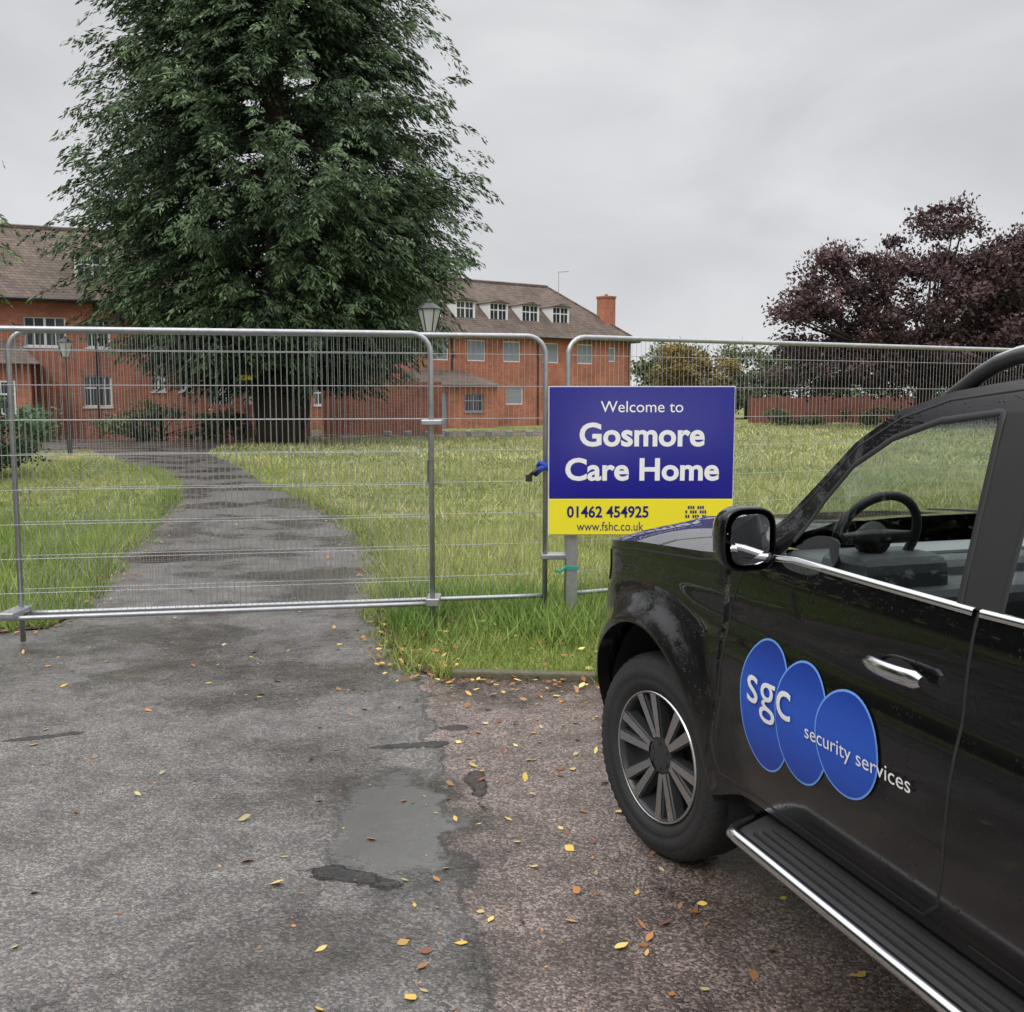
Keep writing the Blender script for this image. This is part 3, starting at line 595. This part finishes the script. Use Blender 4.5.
broad('shrub',(-26,37,0),[(0,0,.8,3,1,.9)],50,130,.16,(.04,.07,.03),(.22,.27,.10),.05,.3,.25)
broad('shrub',(25,66,0),[(-6,0,.5,3,1,.6),(0,1,.5,3,1,.6),(6,1,.5,4,1,.6),(14,1,.8,4,1,.9)],80,120,.2,(.04,.06,.03),(.2,.22,.09),.01,.1,.32,False)
broad('roadside_trees',(-17,0,0),[(0,-16,5,4,5,5),(0,-8,5.5,4,5,5.5),(0,0,5,4,5,5),(0,7,5.5,4,5,5.5),(-.5,14,5.2,4,4.5,5.2),(0,-12,1.6,3,6,2),(0,-3,1.6,3,6,2),(0,6,1.6,3,6,2),(0,14,1.6,3,4,2)],380,90,.45,(.02,.035,.015),(.10,.13,.05),.3,3,.9,False)
# ------------------------------------------------------------ pickup truck
TH=math.radians(17.3); car=empty('pickup_truck',(.508,3.58,0),TH); CW=1.86
def P3(s,o,z): return (o,-s,z)
ZK=[.36,.46,.56,.70,.86,.93,1.0,1.10,1.2,1.28,1.65,1.74,1.82]; YK=[.075,.045,.022,.006,.0,.006,.022,.022,.030,.048,.150,.185,.25]
WZ=.405; WR=.385; AR=.485; AX=(0.0,3.12)
def sy(s,z):
    y=(np.interp(z-.02,ZK,YK)+np.interp(z,ZK,YK)+np.interp(z+.02,ZK,YK))/3
    if s<-.3: y+=.60*((-.3-s)/.65)**2.5
    if z>1.26 and s<1.0: y+=.10*(1.0-s)*min(1,(z-1.26)/.1)
    for ax in AX:
        r=math.hypot(s-ax,z-WZ)
        if z>.3: y-=.06*math.exp(-((r-AR)/.085)**2)
    return y
def T(s): return float(np.interp(s,[-.95,-.88,-.75,-.5,-.2,.3,.55,.85,1.5,2.7,2.85,4.3],[.97,1.04,1.085,1.13,1.165,1.20,1.223,1.255,1.248,1.262,1.27,1.30]))
def S(s,z,off=0,side=0):
    o=sy(s,z)-off
    return P3(s,o if side==0 else CW-o,z)
cols=[]
def arch(ax):
    out=[]
    for t in np.linspace(math.pi,0,33): out.append((ax+AR*math.cos(t),WZ+AR*math.sin(t)))
    return out
for s in np.linspace(-.95,-AR,22): cols.append((s,.40+.03*(s+.95)))
cols+=arch(0)
for s in np.linspace(AR,3.12-AR,60): cols.append((s,.47 if s>.6 else .43+.04*min(1,(s-AR)/.1)))
cols+=arch(3.12)
for s in np.linspace(3.12+AR,4.3,14): cols.append((s,.5))
for side in (0,1):
    mb=MB(); G=[]
    for s,zb in cols:
        zt=T(s); G.append([S(s,zb+(zt-zb)*k/26,0,side) for k in range(27)])
    mb.grid(G)
    for ax in AX:
        a=arch(ax); mb.grid([[S(s,z,0,side) for s,z in a],[ (lambda p:(p[0]+(.05 if side==0 else -.05),p[1],p[2]))(S(s,z,0,side)) for s,z in a]])
    mb.obj('body_side','paint',car,True)
mb=MB(); G=[]
ss=np.linspace(-.95,.56,30)
for s in ss:
    a=sy(s,T(s)); row=[]
    for w in np.linspace(0,1,33):
        q=abs(2*w-1); z=T(s)+.085*(1-q**3.2)*min(1,.35+(s+.95)*1.2)+.012*math.exp(-((q-.55)/.06)**2)*min(1,(s+.95)*3)
        so=-.07*(1-q**2)*max(0,(-.55-s)/.4) -.10*(1-q**2)*max(0,(s-.2)/.36)
        row.append(P3(s+so,a+(CW-2*a)*w,z))
    G.append(row)
mb.grid(G)
G=[]
for z in np.linspace(.40,.97,12):
    a=sy(-.95,z); row=[]
    for w in np.linspace(0,1,17):
        q=abs(2*w-1); row.append(P3(-.95-.07*(1-q**2)-.0,a+(CW-2*a)*w,z))
    G.append(row)
mb.grid(G); mb.obj('hood','paint',car,True)
mb=MB()
for z in np.linspace(.66,.92,5): mb.box(.64,CW-.64,.99,1.035,z-.015,z+.015)
mb.box(.64,CW-.64,.985,1.03,.50,.60); mb.obj('grille','chrome',car)
for side in (0,1):
    mb=MB(); G=[]
    for t in np.linspace(0,1,12):
        s=-.93+.44*t; G.append([S(s,z,.006,side) for z in np.linspace(.87+.10*t,T(s)-.035,6)])
    mb.grid(G); mb.obj('headlamp','lampglass',car,True)
def ribbon(mb,pts,w,h,side=0,n=None,closed=False):
    pts=[np.array(p,float) for p in pts]; P=[]
    for i in range(len(pts)-1):
        k=max(1,int(np.linalg.norm(pts[i+1]-pts[i])/.03))
        for j in range(k): P.append(pts[i]+(pts[i+1]-pts[i])*j/k)
    P.append(pts[-1]); G=[]
    for i,p in enumerate(P):
        d=P[min(i+1,len(P)-1)]-P[max(i-1,0)]; d/=np.linalg.norm(d)+1e-9; nn=np.array([-d[1],d[0]])
        row=[]
        for q,hh in ((-.5,0.0005),(-.35,h),(.35,h),(.5,.0005)):
            u=p+nn*w*q; row.append(S(u[0],u[1],hh,side))
        G.append(row)
    mb.grid(G)
mb=MB()
for side in (0,1):
    ribbon(mb,[(.60,1.22),(.53,1.05),(.50,.80),(.50,.62),(.53,.52),(.60,.497),(1.42,.497),(1.48,.55),(1.505,.66),(1.53,.9),(1.545,1.245)],.009,.0014,side)
    ribbon(mb,[(1.57,.50),(2.35,.50),(2.52,.75),(2.62,.95),(2.60,1.26)],.009,.0014,side)
    ribbon(mb,[(-.93,.84),(-.7,.87),(-.49,.95)],.007,.0012,side); ribbon(mb,[(2.78,.5),(2.78,1.26)],.012,.0012,side)
    ribbon(mb,[(-.50,T(-.50)-.03),(-.2,T(-.2)-.03),(.0,T(0)-.03),(.3,T(.3)-.028),(.52,T(.52)-.02)],.008,.0012,side)
mb.obj('panel_gaps','dark',car)
O1=[(.52,1.21),(.68,1.335),(.82,1.455),(.967,1.585),(1.12,1.675),(1.28,1.72),(1.44,1.742)]
I1=[(.78,1.25),(.805,1.30),(.895,1.425),(.99,1.525),(1.12,1.603),(1.27,1.65),(1.45,1.672)]
def band(mb,A,B,side,n=4,k=5,off=0):
    G=[]
    for i in range(len(A)-1):
        for j in range(k if i<len(A)-2 else k+1):
            t=j/k; a=np.array(A[i])*(1-t)+np.array(A[i+1])*t; b=np.array(B[i])*(1-t)+np.array(B[i+1])*t
            G.append([S(*(a*(1-q)+b*q),off,side) for q in np.linspace(0,1,n+1)])
    mb.grid(G)
O2=[(1.44,1.742),(1.6,1.756),(1.9,1.762),(2.2,1.75),(2.38,1.72)]
I2=[(1.45,1.672),(1.60,1.676),(1.9,1.675),(2.15,1.66),(2.28,1.63)]
O3=[(2.38,1.72),(2.55,1.65),(2.66,1.5),(2.72,1.265)]
I3=[(2.28,1.63),(2.33,1.52),(2.37,1.42),(2.40,1.262)]
for side in (0,1):
    mb=MB(); band(mb,O1,I1,side); band(mb,O2,I2,side); band(mb,O3,I3,side)
    band(mb,[(.52,1.21),(.60,1.225),(.78,1.248)],[(.52,1.211),(.62,1.29),(.78,1.252)],side)
    mb.obj('pillars','paint',car,True)
    mb=MB(); band(mb,[(1.45,1.672),(1.48,1.246)],[(1.60,1.676),(1.61,1.25)],side,n=3); mb.obj('b_pillar','dark',car,True)
    mb=MB()
    band(mb,[(.78,1.25),(.805,1.30),(.895,1.425),(.99,1.525),(1.12,1.603),(1.27,1.65),(1.45,1.672)],[(.80,1.25),(.92,1.253),(1.02,1.252),(1.12,1.25),(1.25,1.248),(1.38,1.247),(1.48,1.246)],side,off=-.010)
    mb.obj('front_side_window','glass',car,True)
    mb=MB(); band(mb,[(1.60,1.676),(1.9,1.675),(2.15,1.66),(2.28,1.63)],[(1.61,1.25),(1.9,1.252),(2.2,1.258),(2.40,1.262)],side,off=-.010); mb.obj('rear_side_window','glass',car,True)
    mb=MB(); ribbon(mb,[(.72,1.240),(.85,1.250),(1.2,1.246),(1.535,1.244)],.020,.009,side); ribbon(mb,[(1.555,1.245),(2.0,1.252),(2.42,1.262)],.020,.009,side); mb.obj('chrome_belt_trim','chrome',car,True)
    mb=MB(); ribbon(mb,I1[1:]+[(1.46,1.672),(1.485,1.25)],.018,.003,side); ribbon(mb,[(1.605,1.25),(1.60,1.67),(1.9,1.672),(2.15,1.66),(2.28,1.63),(2.40,1.262)],.016,.003,side)
    ribbon(mb,[(.60,1.25),(.75,1.37),(.86,1.46),(.985,1.575),(1.13,1.655),(1.28,1.70),(1.5,1.725),(2.2,1.73)],.007,.0014,side)
    mb.obj('window_seals','dark',car,True)
def Oc(A): 
    out=[]
    for i in range(len(A)-1):
        for t in np.linspace(0,1,6)[:-1]: out.append(np.array(A[i])*(1-t)+np.array(A[i+1])*t)
    out.append(np.array(A[-1])); return out
mb=MB(); G=[]
for s,z in Oc(O1[4:]+O2[1:]+[O3[1]]):
    a=sy(s,z); f=max(0,1-(s-1.12)/.5); G.append([P3(s-.10*f*(1-(2*w-1)**2),a+(CW-2*a)*w,z+.05*(1-abs(2*w-1)**2.4)) for w in np.linspace(0,1,25)])
mb.grid(G); mb.obj('roof','paint',car,True)
mb=MB(); G=[]
for s,z in Oc(O1[:5]):
    a=sy(s,z); f=(1.12-s)/.6; G.append([P3(s-(.10+.08*f)*(1-(2*w-1)**2),a+.004+(CW-2*a-.008)*w,z+.05*(1-f)*(1-abs(2*w-1)**2.4)+.03*f*(1-(2*w-1)**2)) for w in np.linspace(0,1,25)])
mb.grid(G); mb.obj('windscreen','glass',car,True)
mb=MB(); G=[]
for s,z in Oc(O3[1:]):
    a=sy(s,z); G.append([P3(s,a+(CW-2*a)*w,z) for w in np.linspace(0,1,9)])
mb.grid(G); mb.obj('rear_window','glass',car,True)
mb=MB(); mb.box(.06,CW-.06,-4.28,-4.24,.5,1.28); mb.box(.06,CW-.06,-4.24,-2.8,.75,.8); mb.box(.06,CW-.06,-2.80,-2.74,.5,1.255)
mb.box(.02,.09,-4.24,-2.8,1.25,1.305); mb.box(CW-.09,CW-.02,-4.24,-2.8,1.25,1.305); mb.box(.1,CW-.1,-4.42,-4.30,.45,.62); mb.obj('load_bed','dark',car)
mb=MB(); mb.box(.16,CW-.16,-4.2,-3.62,.40,.55); mb.box(.10,CW-.10,-2.62,-.50,.40,.52); mb.box(.45,CW-.45,-3.7,.75,.38,.62); mb.box(.40,CW-.40,.50,.80,.40,.60)
for ax in AX:
    for x0,x1 in ((.05,.42),(CW-.42,CW-.05)):
        a=[(ax+(AR+.01)*math.cos(t),WZ+(AR+.01)*math.sin(t)) for t in np.linspace(math.pi+.25,-.25,24)]
        mb.grid([[P3(s,x0,z) for s,z in a],[P3(s,x1,z) for s,z in a]])
        xi=x1 if x0<.5 else x0
        k=len(mb.V); mb.V+=[P3(s,xi,z) for s,z in a]; mb.F.append(tuple(range(k,k+len(a))))
mb.obj('underbody','dark',car)
def wheel(s,side,steer=0):
    e=bpy.data.objects.new('wheel',None); COL.objects.link(e); e.parent=car
    e.location=P3(s,.005 if side==0 else CW-.005,WZ-.02); e.rotation_euler=(0,0,steer+(0 if side==0 else math.pi))
    prof=[(.245,.030),(.262,.012),(.285,.004),(.288,.007),(.30,.0),(.330,.001),(.333,.005),(.350,.006),(.368,.020),(.380,.040),(.384,.07),(.385,.13),(.384,.19),(.378,.225),(.35,.25),(.30,.255),(.24,.24)]
    n=120; mb=MB(); G=[]
    for i in range(n+1):
        t=2*math.pi*i/n; row=[]
        for j,(r,x) in enumerate(prof):
            rr=r-(.009 if (7<=j<=12 and i%2==0) else 0); row.append((x+(.004 if j==8 and i%2 else 0),rr*math.cos(t),rr*math.sin(t)))
        G.append(row)
    mb.grid(G); mb.obj('tyre','rubber',e,True)
    mb=MB(); G=[]
    for i in range(49):
        t=2*math.pi*i/48; G.append([(x,r*math.cos(t),r*math.sin(t)) for r,x in [(.246,.028),(.240,.018),(.232,.022),(.226,.05),(.222,.16),(.0,.17)]])
    mb.grid(G); mb.obj('rim_barrel','alloydark',e,True)
    mb=MB(); G=[]
    for i in range(49):
        t=2*math.pi*i/48; G.append([(x,r*math.cos(t),r*math.sin(t)) for r,x in [(.246,.026),(.243,.016),(.239,.016),(.236,.024)]])
    mb.grid(G); mb.obj('rim_lip','alloy',e,True)
    f=MB(); d=MB()
    def spoke(mbx,t0,t1,w0,w1,r0,r1,x0,x1,dep):
        pts=[]
        for r,t,w,x in ((r0,t0,w0,x0),(r1,t1,w1,x1)):
            c,s_=math.cos(t),math.sin(t)
            for q in (-.5,.5): pts.append((x,r*c-q*w*s_,r*s_+q*w*c))
        V=pts+[(p[0]+dep,p[1],p[2]) for p in pts]
        mbx.add(V,[(0,1,3,2),(4,6,7,5),(0,2,6,4),(1,5,7,3),(2,3,7,6)])
    for k in range(6):
        t=k*math.pi/3+.25
        for sg_ in (-1,1):
            spoke(f,t+sg_*.16,t+sg_*.185,.024,.036,.068,.236,.040,.020,.008)
            spoke(d,t+sg_*.16,t+sg_*.185,.034,.048,.06,.236,.049,.029,.04)
        spoke(d,t,t,.02,.05,.05,.13,.05,.045,.03)
    f.obj('spoke_faces','alloy',e); d.obj('spokes','alloydark',e)
    h=MB(); h.tube([(.10,0,0),(.045,0,0),(.036,0,0)],[.075,.068,.03],20); 
    for k in range(6):
        t=k*math.pi/3+.5; h.tube([(.05,.048*math.cos(t),.048*math.sin(t)),(.036,.048*math.cos(t),.048*math.sin(t))],.009,6)
    h.obj('hub','alloydark',e)
    h=MB(); h.tube([(.12,0,0),(.13,0,0)],.17,32); h.obj('brake_disc','iron',e)
wheel(0,0,math.radians(10)); wheel(0,1,math.radians(10)); wheel(3.12,0); wheel(3.12,1)
for side in (0,1):
    def Q(s,o,z): return P3(s,o if side==0 else CW-o,z)
    mb=MB(); G=[]
    for s in np.linspace(.66,2.55,40):
        e0=min(1,(s-.66)/.10,(2.55-s)/.10); oo=.12-.20*math.sin(max(0,e0)*math.pi/2)
        G.append([Q(s,.16,.445),Q(s,oo+.02,.435),Q(s,oo+.005,.42),Q(s,oo+.02,.38),Q(s,.16,.37)])
    mb.grid(G); mb.obj('running_board','dark',car,True)
    mb=MB(); pts=[]
    for s in np.linspace(.66,2.55,60):
        e0=min(1,(s-.66)/.10,(2.55-s)/.10); pts.append(Q(s,.12-.205*math.sin(max(0,e0)*math.pi/2),.428))
    mb.tube([Q(.655,.16,.43)]+pts+[Q(2.555,.16,.43)],.020,10); mb.obj('running_board_trim','chrome',car,True)
    mb=MB()
    for k in range(5):
        o=-.045+.032*k; a=Q(.80,o,.437); b=Q(2.42,o+.012,.447); mb.box(min(a[0],b[0]),max(a[0],b[0]),b[1],a[1],.436,.447)
    mb.obj('running_board_treads','rubber',car)
    for hs in (1.335,2.27):
        mb=MB(); G=[]
        for i in range(13):
            t=i/12; s=hs-.10+.20*t; o=sy(s,1.06)-.012-.030*math.sin(math.pi*min(1,max(0,.08+t*.84)))**.5
            hh=.020*min(1,.5+2.5*math.sin(math.pi*t))+.003*t
            G.append([Q(s,o+.014*math.cos(a),1.065+hh*math.sin(a)) for a in np.linspace(0,2*math.pi,13)])
        mb.grid(G)
        for i0 in (0,12): 
            k=len(mb.V); mb.V+=[tuple(p) for p in G[i0][:-1]]; mb.F.append(tuple(range(k,k+12)))
        mb.obj('door_handle','chrome',car,True)
        mb=MB(); c=[S(hs-.01+.065*math.cos(a),1.055+.035*math.sin(a),.0015,side) for a in np.linspace(0,2*math.pi,20,endpoint=False)]
        mb.add(c,[tuple(range(20))]); mb.obj('handle_recess','dark',car)
    mb=MB(); pts=[]
    for t in np.linspace(0,1,24):
        s=1.16+1.3*t; zr=np.interp(s,[p[0] for p in O1+O2+O3],[p[1] for p in O1+O2+O3]); pts.append(Q(s,.26,zr+.01+.055*min(1,math.sin(math.pi*t)*2.2)))
    mb.tube(pts,.020,10); mb.obj('roof_rail','alloydark',car,True)
    mb=MB(); mb.tube([(p[0],p[1],p[2]+.014) for p in pts],.010,8); mb.obj('roof_rail_cap','alloy',car,True)
    mb=MB(); G=[]
    cx,cz=-.045,1.300; ms=.745
    for i,(ds,k) in enumerate([(.0,.94),(.0,1.0),(-.02,1.03),(-.06,1.0),(-.10,.80),(-.125,.45),(-.13,.02)]):
        G.append([Q(ms+ds,cx+.085*k*np.sign(math.cos(a))*abs(math.cos(a))**.6,cz+.092*k*np.sign(math.sin(a))*abs(math.sin(a))**.6) for a in np.linspace(0,2*math.pi,33)])
    mb.grid(G); mb.tube([Q(ms-.04,cx+.05,cz-.06),Q(ms-.03,.08,1.225)],[.03,.035],8); mb.obj('mirror_housing','paint',car,True)
    mb=MB(); c=[Q(ms+.002-.01*math.cos(a),cx+.070*np.sign(math.cos(a))*abs(math.cos(a))**.6,cz+.074*np.sign(math.sin(a))*abs(math.sin(a))**.6) for a in np.linspace(0,2*math.pi,32,endpoint=False)]
    mb.add(c,[tuple(range(32))]); mb.obj('mirror_glass','mirror',car)
mb=MB(); mb.box(.14,CW-.14,-.98,-.60,.60,1.17); mb.box(.22,CW-.22,-.80,-.45,1.0,1.22); mb.box(.85,1.0,-1.6,-.9,.55,.85); mb.box(.20,.52,-.93,-.7,1.1,1.26); bevel(mb.obj('dashboard','interior',car),.05,3)
mb=MB(); mb.box(.10,.14,-2.6,-.7,.5,1.225); mb.box(CW-.14,CW-.10,-2.6,-.7,.5,1.225); mb.box(.12,CW-.12,-2.65,-2.6,.5,1.25); mb.obj('door_cards','interior',car)
mb=MB()
for o0 in (.24,1.06):
    mb.box(o0,o0+.54,-1.62,-1.10,.62,.80)
    mb.add([P3(1.50,o0,.75),P3(1.64,o0,.75),P3(1.80,o0+.04,1.36),P3(1.68,o0+.04,1.36),P3(1.50,o0+.54,.75),P3(1.64,o0+.54,.75),P3(1.80,o0+.50,1.36),P3(1.68,o0+.50,1.36)],[(0,1,2,3),(4,7,6,5),(0,4,5,1),(3,2,6,7),(0,3,7,4),(1,5,6,2)])
    mb.box(o0+.14,o0+.40,-1.86,-1.74,1.40,1.58)
mb.box(.2,CW-.2,-2.5,-2.36,.7,1.35); mb.box(.2,CW-.2,-2.4,-2.0,.65,.8)
bevel(mb.obj('seats','interior',car),.05,3)
mb=MB(); cs,co,cz=.84,.31,1.305
pts=[P3(cs+.14*.35*math.sin(a),co+.135*math.cos(a),cz+.135*.93*math.sin(a)) for a in np.linspace(0,2*math.pi,33)]
mb.tube(pts,.014,8,False); mb.tube([P3(cs-.05,co,cz-.02),P3(cs+.0,co,cz)],[.04,.05],12)
for a in (0,math.pi,-math.pi/2): mb.tube([P3(cs,co,cz),pts[int((a%(2*math.pi))/(2*math.pi)*32)]],[.025,.014],6)
mb.obj('steering_wheel','dark',car,True)
mb=MB()
for o in (.75,1.0,1.35): mb.box(o,o+.17,-.992,-.972,1.04,1.11)
mb.box(.55,1.2,-.70,-.52,1.222,1.23); mb.obj('vents','intlight',car)
def ellipse(mb,cs,cz,rs,rz,off):
    n=48; G=[]
    for k in range(1,7): G.append([S(cs+rs*k/6*math.cos(t),cz+rz*k/6*math.sin(t),off,0) for t in np.linspace(0,2*math.pi,n+1)])
    mb.grid(G); c=len(mb.V); mb.V+= [S(cs+rs/6*math.cos(t),cz+rz/6*math.sin(t),off,0) for t in np.linspace(0,2*math.pi,n,endpoint=False)]; mb.F.append(tuple(range(c,c+n)))
ells=[(.770,.812,.138,.197),(.958,.818,.130,.172),(1.158,.826,.132,.139)]
for i,(a,b_,c,d) in enumerate(ells):
    mb=MB(); ellipse(mb,a,b_,c,d,.0018+.0016*i); mb.obj('logo_edge','logoedge',car,True)
    mb=MB(); ellipse(mb,a,b_,c-.006,d-.006,.0026+.0016*i); mb.obj('logo_disc','logo',car,True)
def dtext(body,s0,s1,z0,z1,bold=0,slope=0):
    V,F=text_pts(body,bold); mo('logo_text',[S(s0+(s1-s0)*v[0],z0+(z1-z0)*v[1]+slope*v[0],.0085,0) for v in V],F,'txtwhite',car)
dtext('sgc',.685,.915,.765,.888); dtext('security services',.985,1.41,.775,.825,0,.005)
# ------------------------------------------------------------ world, sun, camera
w=bpy.data.worlds.new('World'); sc.world=w; w.use_nodes=True; nt=w.node_tree; bg=nt.nodes['Background']; bg.inputs['Strength'].default_value=.1
sky=N(nt,'ShaderNodeTexSky',sky_type='NISHITA'); sky.sun_disc=False; sky.sun_elevation=math.radians(45); sky.sun_rotation=math.radians(205)
tc=N(nt,'ShaderNodeTexCoord'); mp=N(nt,'ShaderNodeMapping'); mp.inputs['Scale'].default_value=(1,1,2.2); L(nt,tc.outputs['Generated'],mp.inputs['Vector'])
n1=N(nt,'ShaderNodeTexNoise',Scale=2.6,Detail=6.0,Roughness=.5); n1.inputs['Distortion'].default_value=.5; L(nt,mp.outputs[0],n1.inputs['Vector'])
rp=ramp(nt,[(.32,(5.9,5.95,6.2)),(.5,(6.9,6.9,7.1)),(.68,(8.0,8.0,8.1))]); L(nt,n1.outputs['Fac'],rp.inputs['Fac'])
sp=N(nt,'ShaderNodeSeparateXYZ'); L(nt,tc.outputs['Generated'],sp.inputs[0])
zr=ramp(nt,[(0,(.31,.31,.31)),(.38,(.275,.275,.275)),(.60,(.7,.7,.7)),(1,(1,1,1))]); L(nt,sp.outputs['Z'],zr.inputs['Fac'])
vm=N(nt,'ShaderNodeMix',data_type='RGBA',blend_type='MULTIPLY'); vm.inputs['Factor'].default_value=1; L(nt,rp.outputs[0],vm.inputs['A']); L(nt,zr.outputs[0],vm.inputs['B'])
vs=N(nt,'ShaderNodeVectorMath',operation='SCALE'); vs.inputs['Scale'].default_value=3.5; L(nt,vm.outputs['Result'],vs.inputs[0])
mx=N(nt,'ShaderNodeMix',data_type='RGBA'); mx.inputs['Factor'].default_value=.95; L(nt,sky.outputs[0],mx.inputs['A']); L(nt,vs.outputs[0],mx.inputs['B']); L(nt,mx.outputs['Result'],bg.inputs['Color'])
sl=bpy.data.lights.new('sun','SUN'); sl.energy=1.0; sl.angle=math.radians(25); sl.color=(1,.97,.93); so=bpy.data.objects.new('sun',sl); COL.objects.link(so)
so.rotation_euler=(math.radians(45),0,math.radians(-25))
cam=bpy.data.cameras.new('camera'); co_=bpy.data.objects.new('camera',cam); COL.objects.link(co_); sc.camera=co_
co_.location=(0,0,1.7); co_.rotation_euler=(math.radians(90-6.05),0,0); cam.sensor_width=36; cam.lens=36*1000/1024; cam.clip_end=3000; cam.clip_start=.05
sc.view_settings.view_transform='Standard'; sc.view_settings.look='None'; sc.view_settings.exposure=0
